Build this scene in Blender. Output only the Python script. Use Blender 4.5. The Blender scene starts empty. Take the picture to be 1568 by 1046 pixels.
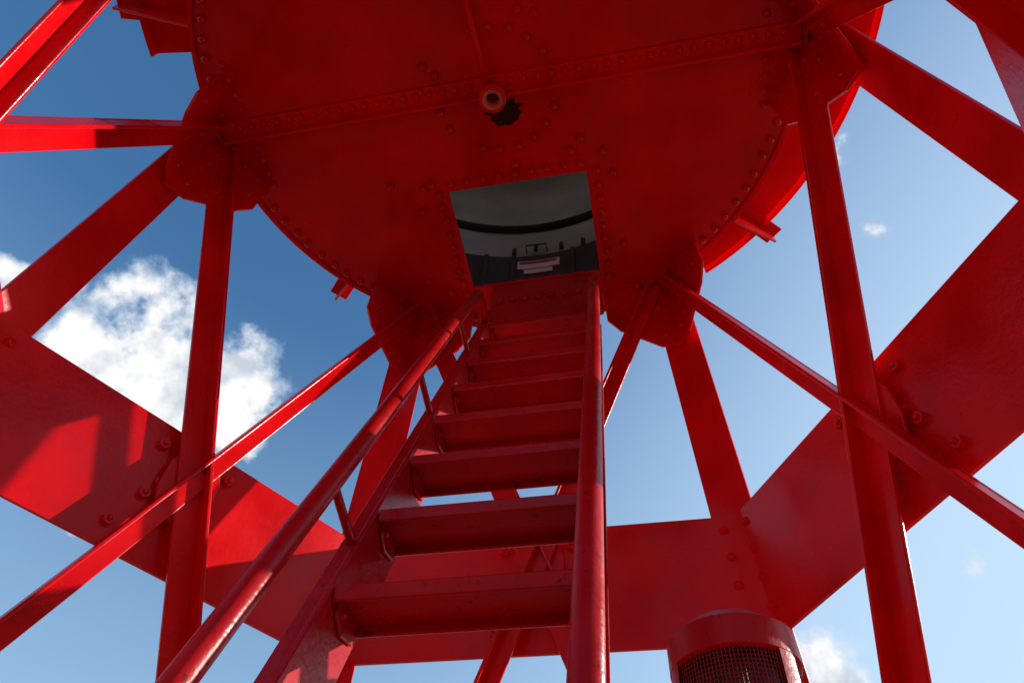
import bpy, bmesh, math, random
from mathutils import Vector, Matrix
random.seed(4)
sc=bpy.context.scene
S=1.6; ZG=3.4
V=Vector
def T(v): v=V(v); return V((v.x*S,v.y*S,(v.z+ZG)*S))
# ---------------- materials ----------------
def newmat(name):
    m=bpy.data.materials.new(name); m.use_nodes=True
    nt=m.node_tree; b=nt.nodes['Principled BSDF']; return m,nt,b
def N(nt,t,**k):
    n=nt.nodes.new(t)
    for a,v in k.items(): setattr(n,a,v)
    return n
def ramp(nt,src,p0,p1,c0,c1):
    r=N(nt,'ShaderNodeValToRGB'); e=r.color_ramp.elements
    e[0].position=p0;e[1].position=p1;e[0].color=(*c0,1);e[1].color=(*c1,1)
    nt.links.new(src,r.inputs[0]); return r.outputs[0]
def noise(nt,vec,scale,detail=4,rough=.55):
    n=N(nt,'ShaderNodeTexNoise'); n.inputs['Scale'].default_value=scale; n.inputs['Detail'].default_value=detail; n.inputs['Roughness'].default_value=rough
    nt.links.new(vec,n.inputs['Vector']); return n.outputs['Fac']
def red_paint(name,base=(0.78,0.002,0.005),rough=(.18,.36),wav=.35,translucent=0,chips=.68,fine=.3,spec=.22):
    m,nt,b=newmat(name); tc=N(nt,'ShaderNodeTexCoord'); o=tc.outputs['Object']
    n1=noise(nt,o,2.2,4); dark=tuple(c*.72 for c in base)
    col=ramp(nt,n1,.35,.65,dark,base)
    n2=noise(nt,o,34,4,.7)
    mx=N(nt,'ShaderNodeMix',data_type='RGBA'); 
    nt.links.new(ramp(nt,n2,chips,chips+.05,(0,0,0),(.85,.85,.85)),mx.inputs['Factor'])
    nt.links.new(col,mx.inputs['A']); mx.inputs['B'].default_value=(.13,.012,.01,1)
    nt.links.new(mx.outputs['Result'],b.inputs['Base Color'])
    rr=N(nt,'ShaderNodeMapRange'); nt.links.new(n1,rr.inputs[0]); rr.inputs[1].default_value=.3; rr.inputs[2].default_value=.7
    rr.inputs[3].default_value=rough[0]; rr.inputs[4].default_value=rough[1]; nt.links.new(rr.outputs[0],b.inputs['Roughness'])
    b.inputs['Specular IOR Level'].default_value=spec
    bp=N(nt,'ShaderNodeBump'); bp.inputs['Strength'].default_value=wav; bp.inputs['Distance'].default_value=.03
    nt.links.new(noise(nt,o,2.6,1),bp.inputs['Height']); last=bp
    if fine:
        b2=N(nt,'ShaderNodeBump'); b2.inputs['Strength'].default_value=fine; b2.inputs['Distance'].default_value=.003
        nt.links.new(noise(nt,o,45,2,.65),b2.inputs['Height']); nt.links.new(bp.outputs[0],b2.inputs['Normal']); last=b2
    nt.links.new(last.outputs[0],b.inputs['Normal'])
    if translucent:
        out=nt.nodes['Material Output']; tr=N(nt,'ShaderNodeBsdfTranslucent'); tr.inputs[0].default_value=(.9,.03,.03,1)
        ms=N(nt,'ShaderNodeMixShader'); ms.inputs[0].default_value=translucent
        nt.links.new(b.outputs[0],ms.inputs[1]); nt.links.new(tr.outputs[0],ms.inputs[2]); nt.links.new(ms.outputs[0],out.inputs[0])
    return m
RED=red_paint('red_gloss_paint')
REDDISC=red_paint('red_paint_platform',wav=1.0,rough=(.16,.30),fine=.15,spec=.5,base=(.64,.002,.004))
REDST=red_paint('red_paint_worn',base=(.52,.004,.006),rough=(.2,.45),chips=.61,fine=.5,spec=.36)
REDGAL=red_paint('red_translucent_gallery',base=(.8,.01,.012),translucent=.6,fine=0)  # translucency added so the gallery underside glows with sun from behind
DECK=red_paint('red_bounce_paint',base=(.40,.04,.035),rough=(.5,.7),fine=0)  # red chosen for the bounce light it throws up
def plain(name,col,rough=.6,sc_=6,var=.35,metal=0):
    m,nt,b=newmat(name); tc=N(nt,'ShaderNodeTexCoord')
    n=noise(nt,tc.outputs['Object'],sc_,4)
    nt.links.new(ramp(nt,n,.3,.7,tuple(c*(1-var) for c in col),col),b.inputs['Base Color'])
    b.inputs['Roughness'].default_value=rough; b.inputs['Metallic'].default_value=metal
    return m
GREY=plain('interior_grey_paint',(.52,.52,.48),.5,3)
DARK=plain('interior_dark_steel',(.07,.06,.055),.6,5)
BLACK=plain('black_rail_and_hole_shade',(.012,.012,.014),.5,8)  # black of the ring rail; also stands in for shade in the drain hole
PIPE=plain('rusty_pipe_bore',(.6,.36,.22),.6,20)
SIGN=plain('sign_white',(.8,.8,.78),.5,10,.15)
SIGNR=plain('sign_red',(.5,.05,.04),.5,10,.15)
GRASS=plain('grass_ground',(.11,.13,.05),.95,3,.4)
MESHM=plain('vent_mesh',(.3,.03,.03),.5,20)
# ---------------- mesh helpers ----------------
def empty(name):
    e=bpy.data.objects.new(name,None); sc.collection.objects.link(e); return e
def finish(bm,name,mat,parent,bev=0,smooth=False):
    bmesh.ops.recalc_face_normals(bm,faces=bm.faces[:])
    me=bpy.data.meshes.new(name); bm.to_mesh(me); bm.free()
    for v in me.vertices: v.co=T(v.co)
    me.materials.append(mat)
    if smooth:
        for p in me.polygons: p.use_smooth=True
    o=bpy.data.objects.new(name,me); sc.collection.objects.link(o); o.parent=parent
    if bev:
        b=o.modifiers.new('bevel','BEVEL'); b.width=bev; b.segments=2; b.limit_method='ANGLE'; b.angle_limit=math.radians(40)
    return o
def prism(bm,pts,off):
    off=V(off); a=[bm.verts.new(V(p)) for p in pts]; b=[bm.verts.new(V(p)+off) for p in pts]
    bm.faces.new(a); bm.faces.new(b[::-1]); n=len(a)
    for i in range(n): bm.faces.new((a[i],b[i],b[(i+1)%n],a[(i+1)%n]))
def bar(bm,P0,P1,side,w0,w1,nrm,t0,t1):
    P0,P1=V(P0),V(P1); s=V(side); n=V(nrm)
    prism(bm,[P0+s*w0+n*t0,P0+s*w1+n*t0,P1+s*w1+n*t0,P1+s*w0+n*t0],n*(t1-t0))
def tube(bm,path,r,seg=16,caps=True):
    rings=[];path=[V(p) for p in path]; up=None
    for i,p in enumerate(path):
        d=(path[min(i+1,len(path)-1)]-path[max(i-1,0)]).normalized()
        if up is None: up=d.orthogonal().normalized()
        up=(up-d*up.dot(d)).normalized(); q=d.cross(up)
        rings.append([bm.verts.new(p+(up*math.cos(2*math.pi*k/seg)+q*math.sin(2*math.pi*k/seg))*r) for k in range(seg)])
    for a,b in zip(rings,rings[1:]):
        for k in range(seg): bm.faces.new((a[k],a[(k+1)%seg],b[(k+1)%seg],b[k]))
    if caps: bm.faces.new(rings[0][::-1]); bm.faces.new(rings[-1])
def dome(bm,P,n,r,h=None,seg=10):
    n=V(n).normalized(); P=V(P); a=n.orthogonal().normalized(); b=n.cross(a); h=h or r*.9
    prev=None
    for j,(rr,hh) in enumerate(((1,-.1),(1,.25),(.8,.72),(.42,.95))):
        ring=[bm.verts.new(P+(a*math.cos(2*math.pi*k/seg)+b*math.sin(2*math.pi*k/seg))*r*rr+n*h*hh) for k in range(seg)]
        if prev:
            for k in range(seg): bm.faces.new((prev[k],prev[(k+1)%seg],ring[(k+1)%seg],ring[k]))
        prev=ring
    bm.faces.new(prev)
def hexbolt(bm,P,n,r,h):
    n=V(n).normalized(); a=n.orthogonal().normalized(); b=n.cross(a); rot=random.random()
    prism(bm,[V(P)-n*.002+(a*math.cos(rot+k*math.pi/3)+b*math.sin(rot+k*math.pi/3))*r for k in range(6)],n*h)
    dome(bm,V(P)+n*(h-.003),n,r*.5,r*.5,8)
# ---------------- tower ----------------
tower=empty('red_steel_beacon_tower')
AZ={'A':180,'B':120,'C':60,'D':0,'E':-60,'F':-120}
def az(a,R=1,z=0): a=math.radians(a); return V((R*math.cos(a),R*math.sin(a),z))
def RL(z): return 1.0278+(.1048-z)*.11584
def L(n,z): return az(AZ[n],RL(z),z)
def Bp(n,z): return az(AZ[n],1.0451+(.1048-z)*.1100,z)
faces=[('A','B'),('B','C'),('D','C'),('D','E'),('F','E'),('A','F')]
def fnorm(a,b):
    p0,p1,p2=L(a,0),L(b,0),L(a,-1); n=(p1-p0).cross(p2-p0).normalized()
    if n.dot(-p0)<0: n=-n
    return n
HX0,HX1,HY0,HY1=-.2467,.2677,.3399,.7756
bm=bmesh.new()
oc=[bm.verts.new(az(i*360/144,1.0)) for i in range(144)]
es=[bm.edges.new((oc[i],oc[(i+1)%144])) for i in range(144)]
hc=[bm.verts.new(p) for p in ((HX0,HY0,0),(HX1,HY0,0),(HX1,HY1,0),(HX0,HY1,0))]
es+=[bm.edges.new((hc[i],hc[(i+1)%4])) for i in range(4)]
r=bmesh.ops.triangle_fill(bm,edges=es,use_beauty=True)
ex=bmesh.ops.extrude_face_region(bm,geom=bm.faces[:])
for v in ex['geom']:
    if isinstance(v,bmesh.types.BMVert): v.co.z+=.014
finish(bm,'platform_disc',REDDISC,tower)
bm=bmesh.new()
def ringbox(bm,r0,r1,z0,z1,seg=144,a0=0,a1=360):
    full=(a1-a0>=360); n=seg
    vs=[]
    for i in range(n if full else n+1):
        a=a0+(a1-a0)*i/n
        vs.append([bm.verts.new(az(a,r0,z0)),bm.verts.new(az(a,r1,z0)),bm.verts.new(az(a,r1,z1)),bm.verts.new(az(a,r0,z1))])
    m=len(vs)
    for i in range(m if full else m-1):
        A,B=vs[i],vs[(i+1)%m]
        for k in range(4): bm.faces.new((A[k],B[k],B[(k+1)%4],A[(k+1)%4]))
    if not full: bm.faces.new(vs[0][::-1]); bm.faces.new(vs[-1])
ringbox(bm,.992,1.006,-.012,.06)
finish(bm,'rim_angle',RED,tower)
bm=bmesh.new()
prism(bm,[(-.985,-.052,-.001),(.985,-.052,-.001),(.985,.006,-.001),(-.985,.006,-.001)],(0,0,-.010))
prism(bm,[(-.984,.0045,-.002),(.984,.0045,-.002),(.984,.014,-.002),(-.984,.014,-.002)],(0,0,-.036))
finish(bm,'centre_seam_angle',RED,tower,bev=.004)
bm=bmesh.new(); dn=V((0,0,-1))
def jit(p,a=.003): return V(p)+V((random.uniform(-a,a),random.uniform(-a,a),0))
for i in range(96): dome(bm,jit(az(i*3.75+1.2,.962,-.0005)),dn,.0138,.024)
x=-.955
while x<.96:
    if abs(x)>.05: dome(bm,(x,-.03,-.0108),dn,.0125,.020)
    x+=.046
for i in range(20):
    p=az(i*18+6,.205)
    if abs(p.y+.02)<.05 or i in (7,13,12): continue
    dome(bm,jit(p),dn,.0145,.026)
def rowp(p,q,n,r=.0138):
    for i in range(n): dome(bm,jit(V(p).lerp(V(q),i/(n-1))),dn,r,.025)
rowp((HX0-.035,HY0,0),(HX0-.035,HY1+.02,0),9)
rowp((HX1+.035,HY0,0),(HX1+.035,HY1+.02,0),9)
rowp((HX0+.02,HY0-.035,0),(HX1-.02,HY0-.035,0),9)
for p in ((-.33,.31),(-.36,.40),(-.30,.30),(.33,.27),(.36,.36),(.31,.52),(.37,.66),(-.42,.71),(-.34,.78),(-.30,.70),(.02,.27),(.22,.25),(.26,.21),(-.45,.28),(.12,-.24),(.17,-.22),(-.22,-.12),(-.25,-.04)):
    dome(bm,(p[0],p[1],-.0005),dn,.0145,.026)
for s in (-1,1):
    for k in range(4):
        dome(bm,(s*.88,.05+.05*k,-.0005),dn,.012,.02); dome(bm,(s*.88,-.09-.05*k,-.0005),dn,.012,.02)
finish(bm,'platform_rivets',REDDISC,tower,smooth=True)
# legs
order='ABCDEF'
bm=bmesh.new(); w=.068; t=.012
for n in order:
    tn=az(AZ[n]+90); p0=L(n,.5); p1=L(n,-3.4); ax=(p1-p0).normalized(); nn=ax.cross(tn).normalized()
    if nn.dot(az(AZ[n]))<0: nn=-nn
    prism(bm,[p0-tn*w,p0+tn*w,p1+tn*w,p1-tn*w],nn*t)
finish(bm,'leg_plates',RED,tower,bev=.004)
# gussets
bm=bmesh.new()
for i,n in enumerate(order):
    for nb in (order[(i+1)%6],order[i-1]):
        d=(L(nb,0)-L(n,0)).normalized(); nn=fnorm(n,nb)
        pts=[(0,.13),(.20,.13),(.25,.03),(.255,-.16),(.215,-.225),(.075,-.335),(-.004,-.335)]
        prism(bm,[L(n,z)+d*s+nn*.010 for s,z in pts],nn*.011)
finish(bm,'node_gussets',RED,tower,bev=.003)
# braces
bmB=bmesh.new(); bmR=bmesh.new()
for a,b in faces:
    nn=fnorm(a,b)
    for (s,e,wd,st,o) in ((a,b,.078,.05,.0285),(b,a,.056,.045,.041)):
        P1=Bp(e,-2.869); P0=Bp(s,.1048); dirv=(P1-P0)
        tt=(.1048+.012)/(.1048+2.869); P0=P0+dirv*tt; dv=dirv.normalized()
        side=dv.cross(nn).normalized()
        if side.z<0: side=-side
        bar(bmB,P0,P1,side,-wd/2,wd/2,nn,o,o+.010)
        bar(bmB,P0,P1,side,wd/2-.011,wd/2-.001,nn,o+.004,o+st)
        for k in range(3): hexbolt(bmR,P0+dv*(.07+.07*k)+nn*(o+.0101),nn,.013,.010)
        k0=(P0.z+1.22)/(P0.z-P1.z); pc=P0.lerp(P1,k0); sd=dv.cross(nn).normalized()
        for q in (-.16,-.05,.05,.16):
            for sgn in (-1,1):
                p=pc+dv*q+sd*(wd/2+.03)*sgn
                if not (-1.38<p.z<-1.065): continue
                p=p-nn*((p-L(a,-1.2)).dot(nn))-nn*.014
                hexbolt(bmR,p,nn,.016,.018)
finish(bmB,'cross_braces',RED,tower,bev=.004)
bm=bmesh.new()
for a,b in faces:
    nn=fnorm(a,b); u=(L(b,0)-L(a,0)).normalized(); v=u.cross(nn).normalized()
    if v.z<0: v=-v
    Pa,Pb=Bp(a,.1048),Bp(b,-2.869); Pc,Pd=Bp(b,.1048),Bp(a,-2.869)
    k=(Pa-Pc).length/((Pa-Pc).length+(Pb-Pd).length); c=Pa.lerp(Pb,k)+nn*.018
    prism(bm,[c+u*x_+v*y_ for x_,y_ in ((-.075,.04),(-.05,.11),(.05,.11),(.075,.04),(.075,-.04),(.05,-.11),(-.05,-.11),(-.075,-.04))],nn*.010)
finish(bm,'crossing_plates',RED,tower,bev=.003)
# band
bm=bmesh.new(); ZU,ZL=-1.0347,-1.4091
for a,b in faces:
    nn=fnorm(a,b)
    prism(bm,[L(a,ZU),L(b,ZU),L(b,ZL),L(a,ZL)],-nn*.012)
me=finish(bm,'ring_band',RED,tower)
for v in me.data.vertices:
    c=V((v.co.x,v.co.y,0)); c.normalize(); v.co+=c*.026
for i,n in enumerate(order):
    tn=az(AZ[n]+90)
    for z in (-1.08,-1.165,-1.25,-1.335):
        for s in (-1,1): dome(bmR,L(n,z)+tn*.038*s,-az(AZ[n]),.014,.016)
    for nb in (order[(i+1)%6],order[i-1]):
        d=(L(nb,0)-L(n,0)).normalized(); nn=fnorm(n,nb)
        for s,z in ((.05,-.13),(.05,-.28),(.13,-.22),(.2,-.03),(.21,-.12)):
            dome(bmR,L(n,z)+d*s+nn*.021,nn,.0115)
finish(bmR,'structure_bolts',RED,tower)
# pipe
bm=bmesh.new()
ro=[(.034,0),(.034,-.055),(.044,-.055),(.044,-.10),(.026,-.10),(.026,-.03)]
vs=[[bm.verts.new((r_*math.cos(2*math.pi*k/24),-.005+r_*math.sin(2*math.pi*k/24),z)) for k in range(24)] for r_,z in ro]
for A,B in zip(vs,vs[1:]):
    for k in range(24): bm.faces.new((A[k],A[(k+1)%24],B[(k+1)%24],B[k]))
tube(bm,[(-.015,-.04,-.045),(-.03,-.3,-.03),(-.06,-1.0,-.03)],.010,10)
finish(bm,'drain_pipe',RED,tower,smooth=True)
bm=bmesh.new(); 
vs=[[bm.verts.new((r_*math.cos(2*math.pi*k/24),-.005+r_*math.sin(2*math.pi*k/24),z)) for k in range(24)] for r_,z in ((.034,-.1015),(.0225,-.1015),(.0225,-.03))]
for A,B in zip(vs,vs[1:]):
    for k in range(24): bm.faces.new((A[k],A[(k+1)%24],B[(k+1)%24],B[k]))
finish(bm,'drain_pipe_bore',PIPE,tower,smooth=True)
bm=bmesh.new()
pts=[]
for k in range(22):
    rr=.046*(1+.22*((k%2)*2-1)*random.uniform(-.2,1)); pts.append((.018+rr*1.3*math.cos(k*math.pi/11),.074+rr*math.sin(k*math.pi/11),-.0012))
prism(bm,pts,(0,0,-.002)); finish(bm,'drain_hole_dark_patch',BLACK,tower)  # flat black patch painted for the shade inside the hole, nothing is cut
# drum room
bm=bmesh.new()
ringbox(bm,.93,.945,.0145,1.35,110,-10,285)
ringbox(bm,.93,.945,.0145,.35,24,285.5,349.5)  # low wall here leaves an unseen opening, added to let skylight in
finish(bm,'drum_wall',GREY,tower)
bm=bmesh.new(); prism(bm,[az(i*5,.96,1.351) for i in range(72)],(0,0,.02)); finish(bm,'drum_roof',GREY,tower)
bm=bmesh.new(); ringbox(bm,.905,.929,.64,.675,96); finish(bm,'drum_ring_rail',BLACK,tower)
bm=bmesh.new(); ringbox(bm,.922,.9285,.05,.42,60,50,130); 
for a in (72,80,97,105): ringbox(bm,.90,.9215,.05,.40,2,a,a+1.2)
finish(bm,'drum_dado',DARK,tower)
def wallplate(bm,a,hw,z0,z1,r0,r1): ringbox(bm,r0,r1,z0,z1,6,a-hw,a+hw)
bm=bmesh.new(); wallplate(bm,90.5,6,.30,.36,.912,.918); finish(bm,'notice_plate',SIGN,tower)
bm=bmesh.new(); wallplate(bm,90.5,5.4,.335,.352,.9095,.9115); finish(bm,'notice_plate_stripe',SIGNR,tower)
bm=bmesh.new(); wallplate(bm,90.5,4,.262,.290,.912,.918); finish(bm,'maker_plate',SIGN,tower)
bm=bmesh.new(); tube(bm,[az(88,.915,.43),az(88,.885,.45),az(94,.885,.45),az(94,.915,.43)],.004,8)
tube(bm,[(.02,.60,1.33),(.16,.64,1.33)],.012,8); tube(bm,[(.05,.78,1.33),(.05,.5,1.33)],.005,8)
for x_,z_ in ((-.12,.46),(-.02,.47),(.1,.46),(.2,.47)): tube(bm,[(x_,.9,z_-.04),(x_,.9,z_)],.010,8)
finish(bm,'drum_fittings',DARK,tower)
# gallery (wraps the camera side only)
GA0,GA1=188,418
bm=bmesh.new(); ringbox(bm,1.0,1.42,.557,.567,110,GA0,GA1); ringbox(bm,1.42,1.4335,.52,.70,110,GA0,GA1)
finish(bm,'gallery_deck',REDGAL,tower)
bm=bmesh.new()
for i in range(12):
    a=i*30+15; d=az(a); q=V((-d.y,d.x,0))
    bar(bm,d*1.0+V((0,0,.5565)),d*1.52+V((0,0,.5565)),q,-.045,.045,V((0,0,1)),-.012,0)
    prism(bm,[d*1.0+V((0,0,.544)),d*1.52+V((0,0,.544)),d*1.52+V((0,0,.50)),d*1.0+V((0,0,.30))],q*.01)
finish(bm,'gallery_brackets',RED,tower,bev=.003)
# ---------------- stair ----------------
stair=empty('steel_ladder_stair')
XL,XR=-.1698,.2123; Y0,Z0,DY,DZ=.1142,-1.7773,.0951,.2193
sd=V((0,DY,DZ)).normalized(); sn=V((0,-sd.z,sd.y))
def SP(x,k): return V((x,Y0+k*DY,Z0+k*DZ))
KB=-7.2; KT=7.95
bm=bmesh.new()
for x,o in ((XL,-1),(XR,1)):
    bar(bm,SP(x,KB),SP(x,KT),(1,0,0),0,o*.010,-sn,0,.125)
    bar(bm,SP(x,KB),SP(x,KT),(1,0,0),o*.008,o*.035,-sn,.001,.008)
    bar(bm,SP(x,KB),SP(x,KT),(1,0,0),o*.008,o*.035,-sn,.117,.124)
prism(bm,[(XL+.001,.781,-.001),(XR-.001,.781,-.001),(XR-.001,.781,-.235),(XL+.001,.781,-.235)],(0,.01,0))
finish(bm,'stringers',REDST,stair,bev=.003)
bm=bmesh.new()
for k in range(-7,8):
    p=SP(0,k)
    x0,x1=XL+.001,XR-.001; dep=.115; y=p.y+.006; z=p.z
    prism(bm,[(x0,y,z+.010),(x1,y,z+.010),(x1,y,z-.018),(x0,y,z-.018)],(0,.008,0))
    prism(bm,[(x0+.001,y+.006,z+.009),(x1-.001,y+.006,z+.009),(x1-.001,y+dep,z+.009),(x0+.001,y+dep,z+.009)],(0,0,-.008))
    prism(bm,[(x0,y+dep-.008,z+.004),(x1,y+dep-.008,z+.004),(x1,y+dep-.008,z-.018),(x0,y+dep-.008,z-.018)],(0,.008,0))
    for x,s in ((x0,1),(x1,-1)):
        prism(bm,[(x,y+.02,z+.0019),(x,y+.1,z+.0019),(x,y+.1,z-.04),(x,y+.05,z-.05),(x,y+.02,z-.03)],(s*.006,0,0))
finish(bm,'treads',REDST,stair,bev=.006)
bm=bmesh.new()
for i in range(7): dome(bm,(XL+.035+i*.052,.7808,-.12),(0,-1,0),.0135,.018)
for k in range(-7,8):
    for x,s in ((XL,1),(XR,-1)):
        dome(bm,V((x+s*.0065,Y0+k*DY+.045,Z0+k*DZ-.018)),(s,0,0),.008)
finish(bm,'stair_bolts',REDST,stair)
bm=bmesh.new(); a_=.12
for x in (XL-.02,XR+.036):
    top=7.1
    path=[SP(x,KB)+sn*a_,SP(x,0)+sn*a_,SP(x,top-.25)+sn*a_]
    for j in range(1,9):
        th=j/8*math.pi/2
        path.append(SP(x,top-.25)+sn*a_+sd*.055*math.sin(th)-sn*.055*(1-math.cos(th)))
    path.append(path[-1]-sn*.09)
    tube(bm,path,.0188,20)
    for k in (-5.5,-2.6,.55,3.1,5.4):
        b0=SP(x,k)+sn*a_; xe=XL-.012 if x<0 else XR+.012
        tube(bm,[b0,SP(xe,k)-sn*.03],.0085,10)
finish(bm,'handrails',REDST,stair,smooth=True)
# ---------------- ventilator ----------------
vent=empty('cylindrical_ventilator')
VC=V((.455,.565,0)); VR=.119; VT=-1.669
def lathe(bm,prof,seg=64,a0=0,a1=360):
    full=a1-a0>=360; n=seg if full else seg+1
    vs=[[bm.verts.new(VC+az(a0+(a1-a0)*i/seg,r_,z)) for i in range(n)] for r_,z in prof]
    for A,B in zip(vs,vs[1:]):
        for k in range(n if full else n-1): bm.faces.new((A[k],A[(k+1)%n],B[(k+1)%n],B[k]))
bm=bmesh.new()
lathe(bm,[(VR-.006,VT-.0),(VR-.002,VT+.003),(VR+.002,VT),(VR+.002,VT-.055),(VR-.004,VT-.059),(VR-.01,VT-.059)])
lathe(bm,[(VR,VT+.001),(VR*.7,VT+.03),(VR*.3,VT+.042),(.002,VT+.045)])
lathe(bm,[(VR-.006,-2.06),(VR+.004,-2.06),(VR+.004,-2.12),(VR-.004,-2.125),(VR-.004,-3.4)])
for a in (-52,20,122,190):
    lathe(bm,[(VR-.008,VT-.05),(VR+.001,VT-.05),(VR+.001,-2.065),(VR-.008,-2.065)],8,a,a+18)
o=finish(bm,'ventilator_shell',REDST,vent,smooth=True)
m_=o.modifiers.new('es','EDGE_SPLIT'); m_.split_angle=math.radians(35)
bm=bmesh.new(); lathe(bm,[(VR-.0065,VT-.05-i*.0078) for i in range(52)],100)
o=finish(bm,'ventilator_mesh',MESHM,vent)
wm=o.modifiers.new('w','WIREFRAME'); wm.thickness=.0036; wm.use_replace=True
bm=bmesh.new(); lathe(bm,[(VR-.045,VT-.02),(VR-.045,-2.1)],48); finish(bm,'ventilator_core',DARK,vent,smooth=True)
# ---------------- ground ----------------
bm=bmesh.new(); g=[bm.verts.new(p) for p in ((-1500,-1500,-3.6),(1500,-1500,-3.6),(1500,1500,-3.6),(-1500,1500,-3.6))]; bm.faces.new(g)
finish(bm,'ground',GRASS,None)
bm=bmesh.new(); prism(bm,[az(i*6,9,-3.4) for i in range(60)],(0,0,-.25)); finish(bm,'red_bounce_deck',DECK,None,bev=.02)  # unseen deck, made red so its bounce reddens the platform underside
# ---------------- camera ----------------
q=[0.3186,-0.807,-2.3822,0.8876,-0.2418,0.0687,1088.6195]
p_,y_,r_=q[3:6]
f=V((math.cos(p_)*math.sin(y_),math.cos(p_)*math.cos(y_),math.sin(p_))); rr=V((math.cos(y_),-math.sin(y_),0)); u=rr.cross(f)
c,s=math.cos(r_),math.sin(r_); r2=rr*c+u*s; u2=-rr*s+u*c
cam=bpy.data.cameras.new('camera'); co=bpy.data.objects.new('camera',cam); sc.collection.objects.link(co)
M=Matrix((r2,u2,-f)).transposed().to_4x4(); M.translation=T(q[:3]); co.matrix_world=M
cam.sensor_width=36; cam.lens=q[6]/1568*36; cam.clip_end=5000; cam.clip_start=.02
sc.camera=co
# ---------------- light ----------------
SAZ,SEL=26.5,20
sv=V((math.cos(math.radians(SEL))*math.cos(math.radians(SAZ)),math.cos(math.radians(SEL))*math.sin(math.radians(SAZ)),math.sin(math.radians(SEL))))
sun=bpy.data.lights.new('sun','SUN'); sun.energy=5; sun.angle=math.radians(.5); sun.color=(1,.95,.88)
so=bpy.data.objects.new('sun',sun); sc.collection.objects.link(so); so.rotation_euler=sv.to_track_quat('Z','Y').to_euler()
w=bpy.data.worlds.new('World'); sc.world=w; w.use_nodes=True; nt=w.node_tree
bg=nt.nodes['Background']; out=nt.nodes['World Output']
sky=N(nt,'ShaderNodeTexSky',sky_type='NISHITA'); sky.sun_disc=False; sky.sun_elevation=math.radians(SEL); sky.sun_rotation=math.radians(90-SAZ)
sky.air_density=1.15; sky.dust_density=1.2; sky.ozone_density=2.4
hs=N(nt,'ShaderNodeHueSaturation'); hs.inputs['Saturation'].default_value=1.25; hs.inputs['Value'].default_value=1.3
nt.links.new(sky.outputs[0],hs.inputs['Color']); nt.links.new(hs.outputs[0],bg.inputs[0]); bg.inputs[1].default_value=.15
tc=N(nt,'ShaderNodeTexCoord'); nrm=N(nt,'ShaderNodeVectorMath',operation='NORMALIZE'); nt.links.new(tc.outputs['Generated'],nrm.inputs[0]); D=nrm.outputs[0]
def math_(op,a,b=None):
    n=N(nt,'ShaderNodeMath',operation=op)
    for i,x in enumerate((a,b)):
        if x is None: continue
        if isinstance(x,(int,float)): n.inputs[i].default_value=x
        else: nt.links.new(x,n.inputs[i])
    return n.outputs[0]
blobs=[((-.571,.500,.645),.125,1),((-.7251,.53,.72),.085,1),((-.5709,.6032,.7015),.085,1),((-.83,.42,.79),.045,1),((-.60,.56,.57),.12,1),
 ((.176,.882,.415),.06,1),((.07,.87,.42),.03,1),((.325,.520,.789),.05,.38),((.29,.44,.85),.05,.3),((.37,.788,.493),.06,.4),((-.70,.40,.72),.06,.45)]
mask=None
for d,rad,top in blobs:
    dist=N(nt,'ShaderNodeVectorMath',operation='DISTANCE'); nt.links.new(D,dist.inputs[0]); dist.inputs[1].default_value=V(d).normalized()
    mm=math_('SUBTRACT',float(top),math_('DIVIDE',dist.outputs['Value'],rad)); mm=math_('MAXIMUM',mm,-2.0)
    mask=mm if mask is None else math_('MAXIMUM',mask,mm)
nz=noise(nt,D,11,6,.58)
den=math_('ADD',mask,math_('MULTIPLY',math_('SUBTRACT',nz,.46),2.2))
mr=N(nt,'ShaderNodeMapRange',interpolation_type='SMOOTHSTEP'); nt.links.new(den,mr.inputs[0]); mr.inputs[1].default_value=.0; mr.inputs[2].default_value=.45
ds=N(nt,'ShaderNodeVectorMath',operation='DISTANCE'); nt.links.new(D,ds.inputs[0]); ds.inputs[1].default_value=az(45)*math.cos(math.radians(10))+V((0,0,math.sin(math.radians(10))))
hz=N(nt,'ShaderNodeMapRange',interpolation_type='SMOOTHSTEP'); nt.links.new(ds.outputs['Value'],hz.inputs[0]); hz.inputs[1].default_value=1.2; hz.inputs[2].default_value=.3; hz.inputs[3].default_value=0; hz.inputs[4].default_value=.9
sx=N(nt,'ShaderNodeSeparateXYZ'); nt.links.new(D,sx.inputs[0])
he=N(nt,'ShaderNodeMapRange'); nt.links.new(sx.outputs['Z'],he.inputs[0]); he.inputs[1].default_value=.75; he.inputs[2].default_value=.2; he.inputs[3].default_value=0; he.inputs[4].default_value=.42
inv=math_('MULTIPLY',math_('SUBTRACT',1.0,hz.outputs[0]),math_('SUBTRACT',1.0,he.outputs[0]))
dm=math_('MAXIMUM',mr.outputs[0],math_('SUBTRACT',1.0,inv))
nz2=noise(nt,D,16,4,.55)
ccol=ramp(nt,nz2,.36,.52,(.60,.66,.76),(1.0,1.0,1.0))
mc=N(nt,'ShaderNodeMix',data_type='RGBA'); nt.links.new(mr.outputs[0],mc.inputs['Factor']); mc.inputs['A'].default_value=(.60,.80,1,1); nt.links.new(ccol,mc.inputs['B'])
bgc=N(nt,'ShaderNodeBackground'); nt.links.new(mc.outputs['Result'],bgc.inputs[0]); bgc.inputs[1].default_value=1.0
mx=N(nt,'ShaderNodeMixShader'); nt.links.new(dm,mx.inputs[0]); nt.links.new(bg.outputs[0],mx.inputs[1]); nt.links.new(bgc.outputs[0],mx.inputs[2]); nt.links.new(mx.outputs[0],out.inputs[0])
sc.view_settings.view_transform='Standard'; sc.view_settings.look='None'; sc.view_settings.exposure=0
